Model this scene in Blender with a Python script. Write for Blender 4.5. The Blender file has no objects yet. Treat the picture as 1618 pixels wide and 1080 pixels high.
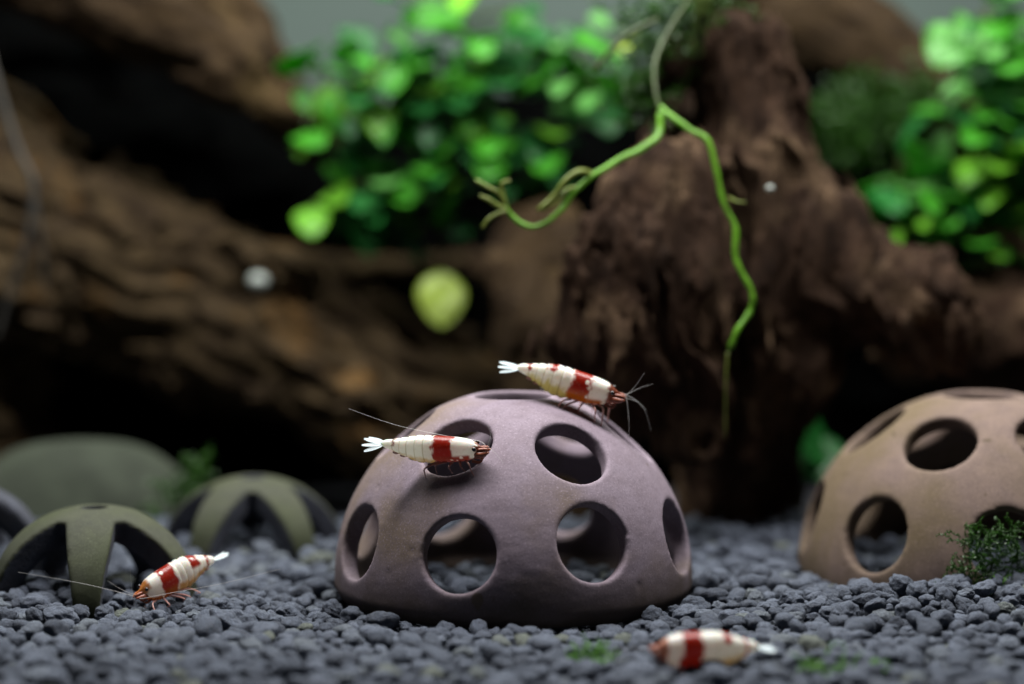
import bpy, math, random
import numpy as np
import openvdb
from mathutils import Matrix, Vector, Quaternion

# ------------------------------------------------------------------ camera, world, lamps, exposure
# everything is modelled in centimetres, the roots are scaled to metres at the very end
K = 0.01
CAM_H, CAM_D, PITCH, FPX = 8.25, 42.0, 0.0995, 4215.0
scene = bpy.context.scene
col = scene.collection
cam_data = bpy.data.cameras.new('camera')
cam = bpy.data.objects.new('camera', cam_data); col.objects.link(cam)
cam.location = (0, -CAM_D * K, CAM_H * K)
cam.rotation_euler = (math.pi / 2 - PITCH, 0, 0)
cam_data.sensor_width = 36.0
cam_data.lens = 36.0 * FPX / 1618.0
cam_data.clip_start = 0.01; cam_data.clip_end = 20.0
cam_data.dof.use_dof = True
cam_data.dof.focus_distance = 0.406
cam_data.dof.aperture_fstop = 7.2
cam_data.dof.aperture_blades = 0
scene.camera = cam

world = bpy.data.worlds.new('World'); scene.world = world; world.use_nodes = True
bg = world.node_tree.nodes['Background']
bg.inputs['Color'].default_value = (0.50, 0.78, 0.85, 1); bg.inputs['Strength'].default_value = 0.004

def area_lamp(name, loc, sx, sy, watts, color, target):
    l = bpy.data.lights.new(name, 'AREA'); l.shape = 'RECTANGLE'; l.size = sx * K; l.size_y = sy * K
    l.energy = watts; l.color = color
    o = bpy.data.objects.new(name, l); col.objects.link(o)
    o.location = Vector(loc) * K
    o.rotation_euler = (Vector(target) - Vector(loc)).to_track_quat('-Z', 'Y').to_euler()
    return o
area_lamp('aquarium_lamp', (1.0, 0.5, 24), 34, 4.5, 1.70, (1.0, 0.985, 0.985), (1.0, 0.5, 0))
area_lamp('aquarium_lamp_rear', (1, 10.5, 25), 40, 3.5, 0.98, (0.97, 1.0, 0.93), (1, 10.5, 0))

scene.view_settings.view_transform = 'Standard'
scene.view_settings.look = 'None'
scene.view_settings.exposure = 0.0
scene.view_settings.gamma = 1.0
scene.view_settings.use_curve_mapping = False
scene.render.engine = 'CYCLES'
scene.cycles.use_denoising = True
scene.cycles.diffuse_bounces = 3
scene.cycles.max_bounces = 6
scene.cycles.transparent_max_bounces = 6
scene.cycles.sample_clamp_indirect = 4.0

# ------------------------------------------------------------------ helpers
rng = np.random.default_rng(11)
R_ = random.Random(5)
cp, sp = math.cos(PITCH), math.sin(PITCH)
CAM = np.array([0, -CAM_D, CAM_H])
FW = np.array([0, cp, -sp]); UPV = np.array([0, sp, cp]); RT = np.array([1.0, 0, 0])

def ray(u, v):
    d = FW + (u - 809) / FPX * RT + (540 - v) / FPX * UPV
    return d / np.linalg.norm(d)
def at(u, v, y):
    d = ray(u, v); return CAM + d * ((y + CAM_D) / d[1])
def on_ground(u, v, z=0.0):
    d = ray(u, v); return CAM + d * ((z - CAM_H) / d[2])

def tag(o, label=None, cat=None, group=None, kind=None):
    if label: o['label'] = label
    if cat: o['category'] = cat
    if group: o['group'] = group
    if kind: o['kind'] = kind
    return o

def mesh_np(name, verts, faces, mat=None, smooth=True):
    """verts (n,3), faces (m,k) numpy arrays with k constant"""
    verts = np.asarray(verts, np.float32); faces = np.asarray(faces, np.int32)
    me = bpy.data.meshes.new(name)
    me.vertices.add(len(verts)); me.vertices.foreach_set('co', verts.ravel())
    m, k = faces.shape
    me.loops.add(m * k); me.loops.foreach_set('vertex_index', faces.ravel())
    me.polygons.add(m)
    me.polygons.foreach_set('loop_start', np.arange(0, m * k, k, dtype=np.int32))
    me.polygons.foreach_set('loop_total', np.full(m, k, np.int32))
    me.update(calc_edges=True); me.validate()
    if smooth: me.polygons.foreach_set('use_smooth', np.ones(len(me.polygons), bool))
    if mat: me.materials.append(mat)
    return me
def link(name, me, parent=None, loc=None):
    o = bpy.data.objects.new(name, me); col.objects.link(o)
    if parent is not None: o.parent = parent
    if loc is not None: o.location = loc
    return o
def empty(name, loc=(0, 0, 0)):
    o = bpy.data.objects.new(name, None); col.objects.link(o)
    o.location = loc; o.empty_display_size = 0.5
    return o

# --- vectorised value noise
def _hash(ix, iy, iz, seed):
    h = (ix.astype(np.uint32) * np.uint32(374761393) + iy.astype(np.uint32) * np.uint32(668265263)
         + iz.astype(np.uint32) * np.uint32(2147483647) + np.uint32(seed * 974711 + 13))
    h = (h ^ (h >> np.uint32(13))) * np.uint32(1274126177)
    h = (h ^ (h >> np.uint32(16))) * np.uint32(2246822519)
    h = h ^ (h >> np.uint32(15))
    return h.astype(np.float32) / np.float32(4294967295.0)
def vnoise(p, seed=0):
    p = np.asarray(p, np.float32); i = np.floor(p).astype(np.int64); f = p - i
    f = f * f * f * (f * (f * 6 - 15) + 10)
    out = 0
    for dx in (0, 1):
        for dy in (0, 1):
            for dz in (0, 1):
                w = (f[..., 0] if dx else 1 - f[..., 0]) * (f[..., 1] if dy else 1 - f[..., 1]) * (f[..., 2] if dz else 1 - f[..., 2])
                out = out + w * _hash(i[..., 0] + dx, i[..., 1] + dy, i[..., 2] + dz, seed)
    return out * 2 - 1
def fbm(p, octv=4, seed=0, gain=0.5):
    a, s, q = 1.0, 0, np.asarray(p, np.float32)
    for o in range(octv):
        s = s + a * vnoise(q, seed + o * 17); q = q * 2.03 + 7.1; a *= gain
    return s

# --- signed-distance meshing
def sdf_mesh(name, fn, lo, hi, vox, mat, noise=None, band=None):
    lo = np.array(lo, float); hi = np.array(hi, float)
    n = np.ceil((hi - lo) / vox).astype(int) + 1
    ax = [(lo[k] + np.arange(n[k]) * vox).astype(np.float32) for k in range(3)]
    P = np.stack(np.meshgrid(*ax, indexing='ij'), -1).reshape(-1, 3)
    d = fn(P).astype(np.float32)
    if noise is not None:
        m = np.abs(d) < band
        d[m] += noise(P[m]).astype(np.float32)
    d = d.reshape(n)
    g = openvdb.FloatGrid(5.0); g.copyFromArray(np.ascontiguousarray(d))
    v, q = g.convertToQuads(0.0)
    return mesh_np(name, v * vox + lo, q, mat)
def smin(a, b, k):
    h = np.clip(0.5 + 0.5 * (b - a) / k, 0, 1)
    return b * (1 - h) + a * h - k * h * (1 - h)
def smax(a, b, k): return -smin(-a, -b, k)

def tube(pts, rad, n=8, caps=True):
    pts = np.asarray(pts, float); m = len(pts)
    rad = np.broadcast_to(np.asarray(rad, float), (m,))
    T = np.gradient(pts, axis=0); T /= np.linalg.norm(T, axis=1)[:, None] + 1e-9
    ref = np.array([0.13, 0.31, 0.94]); 
    if abs(T[0] @ ref) > .9: ref = np.array([.94, .2, .1])
    u = np.cross(T[0], ref); u /= np.linalg.norm(u)
    V = []; th = np.linspace(0, 2 * np.pi, n, endpoint=False)
    for i in range(m):
        u = u - T[i] * (u @ T[i]); u /= np.linalg.norm(u) + 1e-9
        w = np.cross(T[i], u)
        V.append(pts[i] + rad[i] * (np.cos(th)[:, None] * u + np.sin(th)[:, None] * w))
    V = np.concatenate(V)
    F = []
    for i in range(m - 1):
        for j in range(n):
            F.append((i * n + j, i * n + (j + 1) % n, (i + 1) * n + (j + 1) % n, (i + 1) * n + j))
    F = np.array(F)
    if caps:
        V = np.vstack([V, pts[0], pts[-1]]); a, b = m * n, m * n + 1
        C = [(a, (j + 1) % n, j, a) for j in range(n)]; C2 = [(b, (m - 1) * n + j, (m - 1) * n + (j + 1) % n, b) for j in range(n)]
        # degenerate quads are dropped by validate(); use half quads instead
        C = [(a, (j + 2) % n, (j + 1) % n, j) for j in range(0, n, 2)]
        C2 = [(b, (m - 1) * n + j, (m - 1) * n + (j + 1) % n, (m - 1) * n + (j + 2) % n) for j in range(0, n, 2)]
        F = np.vstack([F, C, C2])
    return V, F
def spline(ctrl, n):
    """Catmull-Rom through control points (any dimension)"""
    c = np.asarray(ctrl, float); c = np.vstack([2 * c[0] - c[1], c, 2 * c[-1] - c[-2]])
    out = []; segs = len(c) - 3
    for t in np.linspace(0, segs - 1e-6, n):
        i = int(t); f = t - i; p0, p1, p2, p3 = c[i:i + 4]
        out.append(0.5 * (2 * p1 + (p2 - p0) * f + (2 * p0 - 5 * p1 + 4 * p2 - p3) * f ** 2 + (3 * p1 - p0 - 3 * p2 + p3) * f ** 3))
    return np.array(out)
class Acc:
    def __init__(s): s.v = []; s.f = []; s.n = 0; s.c = []
    def add(s, V, F, c=None):
        s.v.append(V); s.f.append(np.asarray(F) + s.n); s.n += len(V)
        if c is not None: s.c.append(np.full(len(V), c))
    def mesh(s, name, mat): return mesh_np(name, np.vstack(s.v), np.vstack(s.f), mat)

# ------------------------------------------------------------------ materials
def new_mat(name):
    m = bpy.data.materials.new(name); m.use_nodes = True
    nt = m.node_tree; b = nt.nodes['Principled BSDF']
    return m, nt, b
def nd(nt, t, **kw):
    n = nt.nodes.new(t)
    for k, v in kw.items():
        if k in n.inputs: n.inputs[k].default_value = v
        else: setattr(n, k, v)
    return n
def ramp(nt, src, stops):
    r = nt.nodes.new('ShaderNodeValToRGB'); e = r.color_ramp.elements
    e[0].position, e[0].color = stops[0][0], (*stops[0][1], 1)
    e[1].position, e[1].color = stops[-1][0], (*stops[-1][1], 1)
    for p, c in stops[1:-1]:
        x = e.new(p); x.color = (*c, 1)
    nt.links.new(src, r.inputs['Fac']); return r.outputs['Color']
def noise_tex(nt, vec, scale, detail=4, rough=.55, stretch=None):
    if stretch:
        mp = nt.nodes.new('ShaderNodeMapping'); mp.inputs['Scale'].default_value = stretch
        nt.links.new(vec, mp.inputs['Vector']); vec = mp.outputs['Vector']
    n = nt.nodes.new('ShaderNodeTexNoise'); n.inputs['Scale'].default_value = scale
    n.inputs['Detail'].default_value = detail; n.inputs['Roughness'].default_value = rough
    nt.links.new(vec, n.inputs['Vector']); return n.outputs['Fac']
def mix(nt, fac, a, b, mode='MIX'):
    m = nt.nodes.new('ShaderNodeMix'); m.data_type = 'RGBA'; m.blend_type = mode
    for sock, val in ((m.inputs[0], fac), (m.inputs[6], a), (m.inputs[7], b)):
        if isinstance(val, bpy.types.NodeSocket): nt.links.new(val, sock)
        elif isinstance(val, (int, float)): sock.default_value = val
        else: sock.default_value = (*val, 1)
    return m.outputs[2]
def bump(nt, b, h, dist_cm, strength=1.0):
    n = nt.nodes.new('ShaderNodeBump'); n.inputs['Strength'].default_value = strength
    n.inputs['Distance'].default_value = dist_cm * K
    nt.links.new(h, n.inputs['Height']); nt.links.new(n.outputs['Normal'], b.inputs['Normal']); return n
def coords(nt): return nt.nodes.new('ShaderNodeTexCoord').outputs['Object']
def mrange(nt, v, a, b, c=0.0, d=1.0):
    n = nt.nodes.new('ShaderNodeMapRange'); n.inputs[1].default_value = a; n.inputs[2].default_value = b
    n.inputs[3].default_value = c; n.inputs[4].default_value = d
    nt.links.new(v, n.inputs[0]); return n.outputs[0]
def mul(nt, a, b):
    n = nt.nodes.new('ShaderNodeMath'); n.operation = 'MULTIPLY'
    for s, v in ((n.inputs[0], a), (n.inputs[1], b)):
        if isinstance(v, bpy.types.NodeSocket): nt.links.new(v, s)
        else: s.default_value = v
    return n.outputs[0]

def clay(name, base, dark, film, film_at, speck):
    """unglazed fired clay: fine grit, faint algae film, soil stain and painted shade near the foot"""
    m, nt, b = new_mat(name); c = coords(nt)
    big = noise_tex(nt, c, 0.55, 3); grit = noise_tex(nt, c, 26, 3, .7); mid = noise_tex(nt, c, 3.2, 5, .6)
    cc = mix(nt, mrange(nt, mid, .3, .72), base, dark)
    sx = nt.nodes.new('ShaderNodeSeparateXYZ'); nt.links.new(c, sx.inputs[0])
    fm = nt.nodes.new('ShaderNodeMath'); fm.operation = 'MULTIPLY_ADD'; nt.links.new(sx.outputs[0], fm.inputs[0]); fm.inputs[1].default_value = -.055; nt.links.new(big, fm.inputs[2])
    cc = mix(nt, mul(nt, mrange(nt, fm.outputs[0], film_at, film_at + .2), .85), cc, film)
    cc = mix(nt, mrange(nt, grit, .5, .7, 0, .6), cc, tuple(x * .5 for x in base))
    g2 = noise_tex(nt, c, 34, 2, .6)
    cc = mix(nt, mrange(nt, g2, .56, .74, 0, .55), cc, tuple(min(1, x * 1.6) for x in base))
    sep = nt.nodes.new('ShaderNodeSeparateXYZ'); nt.links.new(c, sep.inputs[0])
    # soil stain with base shade painted in, creeping up from the foot, wavy edge
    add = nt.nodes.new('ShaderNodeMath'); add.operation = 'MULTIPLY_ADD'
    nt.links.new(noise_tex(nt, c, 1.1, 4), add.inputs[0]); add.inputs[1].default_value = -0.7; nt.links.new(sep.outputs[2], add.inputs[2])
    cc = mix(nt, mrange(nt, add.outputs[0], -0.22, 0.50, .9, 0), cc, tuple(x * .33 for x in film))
    sp_ = noise_tex(nt, c, speck[0], 1, .4)
    cc = mix(nt, mrange(nt, sp_, speck[1], speck[1] + .04, 0, .8), cc, tuple(x * .55 for x in film))
    nt.links.new(cc, b.inputs['Base Color']); b.inputs['Roughness'].default_value = .82
    b.inputs['Specular IOR Level'].default_value = .12
    hh = nt.nodes.new('ShaderNodeMath'); hh.operation = 'MULTIPLY_ADD'; nt.links.new(grit, hh.inputs[0]); hh.inputs[1].default_value = .35; nt.links.new(mid, hh.inputs[2])
    bump(nt, b, hh.outputs[0], .012, .5)
    return m
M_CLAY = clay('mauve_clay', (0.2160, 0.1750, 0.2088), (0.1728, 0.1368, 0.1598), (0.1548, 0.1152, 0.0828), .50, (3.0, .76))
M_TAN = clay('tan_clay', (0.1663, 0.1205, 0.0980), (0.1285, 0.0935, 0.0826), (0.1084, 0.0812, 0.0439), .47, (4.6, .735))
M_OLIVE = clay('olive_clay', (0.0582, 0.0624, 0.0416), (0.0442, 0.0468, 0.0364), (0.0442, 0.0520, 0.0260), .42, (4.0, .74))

def inner_clay():
    m, nt, b = new_mat('grey_clay'); c = coords(nt)
    cc = mix(nt, mrange(nt, noise_tex(nt, c, 4, 4), .35, .7), (.035, .039, .054), (.018, .020, .028))
    nt.links.new(cc, b.inputs['Base Color']); b.inputs['Roughness'].default_value = .85
    bump(nt, b, noise_tex(nt, c, 22, 3), .02, .5); return m
M_GREY = inner_clay()

def wood(name, a, bcol, pale, seedloc=0.0, pale_at=.62, stretch=(1, 1, 1)):
    m, nt, b = new_mat(name); c = coords(nt)
    mp = nt.nodes.new('ShaderNodeMapping'); mp.inputs['Location'].default_value = (seedloc, seedloc * .7, 0); nt.links.new(c, mp.inputs['Vector']); c = mp.outputs['Vector']
    g = noise_tex(nt, c, 2.2, 6, .65, stretch); big = noise_tex(nt, c, .75, 3, .5)
    cc = mix(nt, mrange(nt, g, .32, .68), a, bcol)
    cc = mix(nt, mrange(nt, big, pale_at, pale_at + .16, 0, .8), cc, pale)
    fine = noise_tex(nt, c, 9, 4, .7, stretch)
    cc = mix(nt, mrange(nt, fine, .46, .66, 0, .75), cc, tuple(x * .30 for x in a))
    nt.links.new(cc, b.inputs['Base Color']); b.inputs['Roughness'].default_value = .8
    b.inputs['Specular IOR Level'].default_value = .0 if name == 'shade_black_wood' else .04
    hh = nt.nodes.new('ShaderNodeMath'); hh.operation = 'MULTIPLY_ADD'; nt.links.new(fine, hh.inputs[0]); hh.inputs[1].default_value = .4; nt.links.new(g, hh.inputs[2])
    bump(nt, b, hh.outputs[0], .16, .8); return m
M_STUMP = wood('stump_wood', (.050, .029, .018), (.012, .0075, .0055), (.125, .082, .048), 0, .50, (1.2, 1.2, .55))
M_LOG = wood('log_wood', (0.0792, 0.0554, 0.0277), (0.0198, 0.0132, 0.0092), (0.1716, 0.0924, 0.0297), 3.1, .60, (.55, 1.2, 1.3))
M_BRANCH = wood('branch_wood', (0.0528, 0.0343, 0.0172), (0.0198, 0.0132, 0.0086), (0.0792, 0.0528, 0.0224), 8.3, .55, (.6, 1.2, 1.2))
M_SHADEW = wood('shade_black_wood', (.0016, .0018, .0018), (.0010, .0010, .0010), (.0026, .0022, .0018), 5.2, .6)  # near-black colour carries the deep shade of the backdrop

def gravel_mat():
    m, nt, b = new_mat('soil_granules'); c = coords(nt)
    at_ = nt.nodes.new('ShaderNodeAttribute'); at_.attribute_name = 'tint'
    cc = ramp(nt, at_.outputs['Fac'], [(0, (0.0622, 0.0749, 0.1042)), (.35, (0.1015, 0.1210, 0.1627)), (.7, (0.1489, 0.1742, 0.2294)), (.90, (0.1570, 0.1814, 0.2100)), (1, (0.1523, 0.1728, 0.1424))])
    n = noise_tex(nt, c, 14, 4, .7)
    cc = mix(nt, mrange(nt, n, .35, .7, .55, 0), cc, (.045, .048, .056))
    nt.links.new(cc, b.inputs['Base Color']); b.inputs['Roughness'].default_value = .8; b.inputs['Specular IOR Level'].default_value = .3
    bump(nt, b, noise_tex(nt, c, 24, 4, .75), .10, .9); return m
M_GRAVEL = gravel_mat()

def plain(name, colr, rough=.6, spec=.4, var=.0, scale=6):
    m, nt, b = new_mat(name)
    if var:
        c = coords(nt)
        cc = mix(nt, mrange(nt, noise_tex(nt, c, scale, 4), .3, .7), tuple(x * (1 - var) for x in colr), tuple(min(1, x * (1 + var)) for x in colr))
        nt.links.new(cc, b.inputs['Base Color'])
    else: b.inputs['Base Color'].default_value = (*colr, 1)
    b.inputs['Roughness'].default_value = rough; b.inputs['Specular IOR Level'].default_value = spec
    return m
M_BED = plain('soil_bed', (.03, .031, .036), .95, .1, .3, 9)
M_WALL = plain('rear_pane', (0.0885, 0.1200, 0.1065), .5, .3, .06, .2)
M_STONE = plain('stone', (0.0253, 0.0308, 0.0209), .85, .2, .35, 1.2)

def leaf_mat(name, colr, trans=.45):
    m, nt, b = new_mat(name); c = coords(nt)
    oi = nt.nodes.new('ShaderNodeObjectInfo')
    cc = mix(nt, mrange(nt, noise_tex(nt, c, 3, 3), .3, .7), tuple(x * .75 for x in colr), tuple(min(1, x * 1.2) for x in colr))
    nt.links.new(cc, b.inputs['Base Color']); b.inputs['Roughness'].default_value = .38; b.inputs['Specular IOR Level'].default_value = .4
    t = nt.nodes.new('ShaderNodeBsdfTranslucent'); nt.links.new(cc, t.inputs['Color'])
    mx = nt.nodes.new('ShaderNodeMixShader'); mx.inputs[0].default_value = trans
    out = nt.nodes['Material Output']
    nt.links.new(b.outputs[0], mx.inputs[1]); nt.links.new(t.outputs[0], mx.inputs[2]); nt.links.new(mx.outputs[0], out.inputs['Surface'])
    return m
M_LEAF = [leaf_mat('leaf_green', (.060, .330, .020)), leaf_mat('leaf_bright', (.170, .480, .030)), leaf_mat('leaf_deep', (.018, .150, .026)),
          leaf_mat('leaf_yellow', (.340, .460, .070)), leaf_mat('leaf_pale', (.140, .420, .090)), leaf_mat('leaf_brown', (.190, .080, .025))]
M_STEM = leaf_mat('stem_green', (.045, .070, .014), .2)
M_ROOT = leaf_mat('root_green', (.130, .330, .020), .3)
M_ROOTLET = leaf_mat('rootlet_green', (.190, .240, .045), .3)
M_MOSS = leaf_mat('moss_green', (.022, .075, .006), .3)
M_MOSS2 = leaf_mat('moss_bright', (.095, .260, .020), .3)

# ------------------------------------------------------------------ setting
def sheet(name, x0, x1, y0, y1, z, mat):
    return link(name, mesh_np(name, [(x0, y0, z), (x1, y0, z), (x1, y1, z), (x0, y1, z)], [(0, 1, 2, 3)], mat, False))
o = sheet('ground', -32, 32, -14, 24, -0.75, M_BED); tag(o, kind='structure')
w = link('rear_wall', mesh_np('rear_wall', [(-32, 24, -0.75), (32, 24, -0.75), (32, 24, 22), (-32, 24, 22)], [(0, 1, 2, 3)], M_WALL, False)); tag(w, kind='structure')

# ------------------------------------------------------------------ clay domes
def dome_sdf(R, rz, zc, t, holes, foot=.13):
    def fn(P):
        x, y, z = P[:, 0], P[:, 1], P[:, 2]; r = np.sqrt(x * x + y * y)
        h = z - zc
        def body(R, rz):
            k = np.sqrt((r / R) ** 2 + (np.maximum(h, 0) / rz) ** 2)
            up = (k - 1) * min(R, rz) * 1.0
            dn = r - (R - foot * np.clip(-h / zc, 0, 1.6) ** 1.7)
            return np.where(h > 0, up, dn)
        d = smax(body(R, rz), -body(R - t, rz - t), .05)
        d = smax(d, -z, .06)
        for hd, rh in holes:
            q = P - np.array([0, 0, zc], np.float32); s = q @ hd
            dist = np.sqrt(np.maximum((q * q).sum(1) - s * s, 0)) - rh
            d = np.where(s > 0, smax(d, -dist, .075), d)
        return d
    return fn
def hdir(az, el):
    az, el = math.radians(az), math.radians(el)
    return np.array([math.cos(el) * math.sin(az), -math.cos(el) * math.cos(az), math.sin(el)], np.float32)
def dome_noise(seed):
    return lambda P: .012 * fbm(P * .8, 2, seed) + .0022 * fbm(P * np.array([4, 4, 12.]), 2, seed + 5) + .08 * np.maximum(0, vnoise(P * 5.3, seed + 8) - .83)

# main dome
lows = [(-63.0, 16.9, .575), (-17.9, 17.6, .575), (27.1, 20.8, .585), (72.1, 17.5, .575), (117, 18, .575), (162, 18.5, .575), (207, 18, .575), (252, 18, .575)]
ups = [(-30.5, 53.6, .570), (29.5, 51.4, .580), (89.5, 53, .575), (149, 54, .575), (209.5, 53.5, .575), (269.5, 54, .575)]
holes = [(hdir(a, e), r) for a, e, r in lows + ups] + [(hdir(0, 90), .60)]
MD = dict(R=2.85, rz=3.04, zc=.25, t=.29, loc=np.array([.024, 0, 0]))
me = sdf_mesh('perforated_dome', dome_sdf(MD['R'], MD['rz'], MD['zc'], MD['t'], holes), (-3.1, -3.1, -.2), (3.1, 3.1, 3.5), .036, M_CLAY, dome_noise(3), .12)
tag(link('clay_dome', me, loc=MD['loc']), 'mauve clay dome pierced by round holes with two shrimp on it', 'shrimp shelter', 'round-holed clay domes')

# tan dome on the right
RD_loc = at(1547, 900, 2.3); RD_loc = np.array([RD_loc[0], 2.3, -.28])
lows2 = [(-1.0 + 45 * k, 17.5 + (k % 3) * .5, .60) for k in range(-2, 6)]
ups2 = [(-31.5 + 60 * k, 52.5, .60) for k in range(-1, 5)]
holes2 = [(hdir(a, e), r) for a, e, r in lows2 + ups2] + [(hdir(0, 90), .62)]
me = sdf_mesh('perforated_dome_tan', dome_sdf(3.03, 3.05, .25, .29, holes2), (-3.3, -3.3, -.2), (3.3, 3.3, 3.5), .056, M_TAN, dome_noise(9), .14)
tag(link('clay_dome', me, loc=RD_loc), 'tan clay dome pierced by round holes with moss at its foot', 'shrimp shelter', 'round-holed clay domes')

# small arched shelters
def arch_sdf(R, rz, t, nleg, az0, top, elmax, wleg):
    def fn(P):
        x, y, z = P[:, 0], P[:, 1], P[:, 2]; r = np.sqrt(x * x + y * y)
        k = np.sqrt((r / R) ** 2 + (z / rz) ** 2); ki = np.sqrt((r / (R - t)) ** 2 + (z / (rz - t)) ** 2)
        d = smax((k - 1) * R, -(ki - 1) * (R - t), .05); d = smax(d, -z - .3, .05)
        az = np.arctan2(x, -y) - az0; per = 2 * np.pi / nleg
        da = np.abs((az + per * 10.5) % per - per / 2)          # 0 at leg centre line -> distance from arch centre
        # da==per/2 offset: legs sit at multiples of per from az0
        arch = np.abs(((az) % per) - per / 2)
        el = np.arctan2(np.maximum(z, 0), r)
        w = per / 2 - (wleg + (.17) * np.clip(el / .9, 0, 1.2)) / np.maximum(r, .3)
        # legs widen upwards because the opening narrows faster than the meridians
        dist = np.maximum((arch - w) * np.maximum(r, .25) * .9, (el - elmax) * R)
        d = smax(d, -dist, .05)
        d = smax(d, -(r - top), .05)
        return d
    return fn
def arch_shelter(name, R, rz, az0, loc, label, seed, mat=M_OLIVE, vox=.04):
    me = sdf_mesh('arched_shell', arch_sdf(R, rz, .42, 5, az0, .20, 1.04, .195), (-R - .1, -R - .1, -.4), (R + .1, R + .1, rz + .1), vox, mat, dome_noise(seed), .12)
    # bare grey clay on the cut and inner faces, algae film on the outside
    me.materials.append(M_GREY)
    n = len(me.polygons); c = np.empty(n * 3, np.float32); me.polygons.foreach_get('center', c); c = c.reshape(-1, 3)
    k = np.sqrt((c[:, 0] ** 2 + c[:, 1] ** 2) / R ** 2 + (c[:, 2] / rz) ** 2)
    me.polygons.foreach_set('material_index', (k < .972).astype(np.int32))
    root = link(name, me, loc=loc)
    tag(root, label, 'shrimp shelter', 'small arched clay shelters'); return root
A1 = at(150, 900, .2); A2 = at(400, 900, 4.6); A3 = at(-65, 900, 2.6)
arch_shelter('arched_shelter', 1.70, 1.52, math.radians(4), (A1[0], .2, -.10), 'olive arched clay shelter with a shrimp standing before its front leg', 21)
arch_shelter('arched_shelter', 1.66, 1.50, math.radians(41), (A2[0], 4.6, -.26), 'olive arched clay shelter between the mauve dome and the smooth stone', 23, vox=.05)
arch_shelter('arched_shelter', 1.5, 1.5, math.radians(20), (A3[0], 2.6, -.05), 'dark arched clay shelter cut off by the edge of the picture', 25, M_GREY, .06)

# smooth stone
S = at(125, 800, 8.5)
def stone_fn(P): return (np.sqrt((P[:, 0] / 3.0) ** 2 + (P[:, 1] / 1.7) ** 2 + (P[:, 2] / 2.5) ** 2) - 1) * 1.6
me = sdf_mesh('stone', stone_fn, (-3.4, -2.4, -.4), (3.4, 2.4, 2.9), .09, M_STONE, lambda P: .03 * fbm(P * .9, 3, 31), .5)
tag(link('smooth_stone', me, loc=(S[0], 8.5, -1.15)), 'smooth olive grey rounded stone behind the arched shelters', 'stone')

# ------------------------------------------------------------------ driftwood
def wood_sdf(chains, k=.35, carve=()):
    """chains of (x,y,z,r) round cones blended together; returns distance and grain coordinates"""
    segs = []
    for ch in chains:
        ch = np.asarray(ch, float)
        for a, b in zip(ch[:-1], ch[1:]): segs.append((a, b))
    def fn(P):
        d = None
        for a, b in segs:
            ab = b[:3] - a[:3]; t = np.clip(((P - a[:3]) @ ab) / (ab @ ab), 0, 1)
            q = P - a[:3] - t[:, None] * ab
            di = np.sqrt((q * q).sum(1)) - (a[3] + (b[3] - a[3]) * t)
            d = di if d is None else smin(d, di, k)
        for c in carve:
            c = np.asarray(c, float)
            if len(c) == 4: dc = np.sqrt(((P - c[:3]) ** 2).sum(1)) - c[3]
            else:
                a, b = c[:4], c[4:]; ab = b[:3] - a[:3]; t = np.clip(((P - a[:3]) @ ab) / (ab @ ab), 0, 1)
                q = P - a[:3] - t[:, None] * ab; dc = np.sqrt((q * q).sum(1)) - (a[3] + (b[3] - a[3]) * t)
            d = smax(d, -dc, .15)
        return d
    allp = np.vstack([np.asarray(ch, float) for ch in chains])
    lo = (allp[:, :3] - allp[:, 3:4]).min(0) - .7; hi = (allp[:, :3] + allp[:, 3:4]).max(0) + .7
    return fn, lo, hi
def wood_thing(name, chains, mat, label, vox, grain, amp=(.28, .10), seed=0, k=.35, carve=(), cat='driftwood', group=None):
    fn, lo, hi = wood_sdf(chains, k, carve)
    g = np.array(grain, float); g /= np.linalg.norm(g)
    def nz(P):
        s = P @ g; q = P - s[:, None] * g
        w = .35 * fbm(P * .5, 2, seed + 90)[:, None]
        a = amp[0] * fbm((q + w) * 1.0 + s[:, None] * g * .35, 3, seed)
        rdg = 1 - np.abs(vnoise((q + w) * 2.6 + s[:, None] * g * .45, seed + 40)) * 2
        b = amp[1] * (-rdg + .7 * fbm((q + w) * 5.0 + s[:, None] * g * 1.1, 3, seed + 60, .6))
        return a + b
    base = np.vstack([np.asarray(c, float) for c in chains])[:, :3]; org = np.array([base[:, 0].mean(), base[:, 1].mean(), max(lo[2], -.7)])
    me = sdf_mesh(name, fn, lo, hi, vox, mat, nz, .9)
    v = np.empty(len(me.vertices) * 3, np.float32); me.vertices.foreach_get('co', v); v = v.reshape(-1, 3) - org.astype(np.float32)
    me.vertices.foreach_set('co', v.ravel()); me.update()
    o = link(name, me, loc=org); tag(o, label, cat, group); return o
def C(*pts): return [(*at(u, v, y), r) for u, v, y, r in pts]

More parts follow.
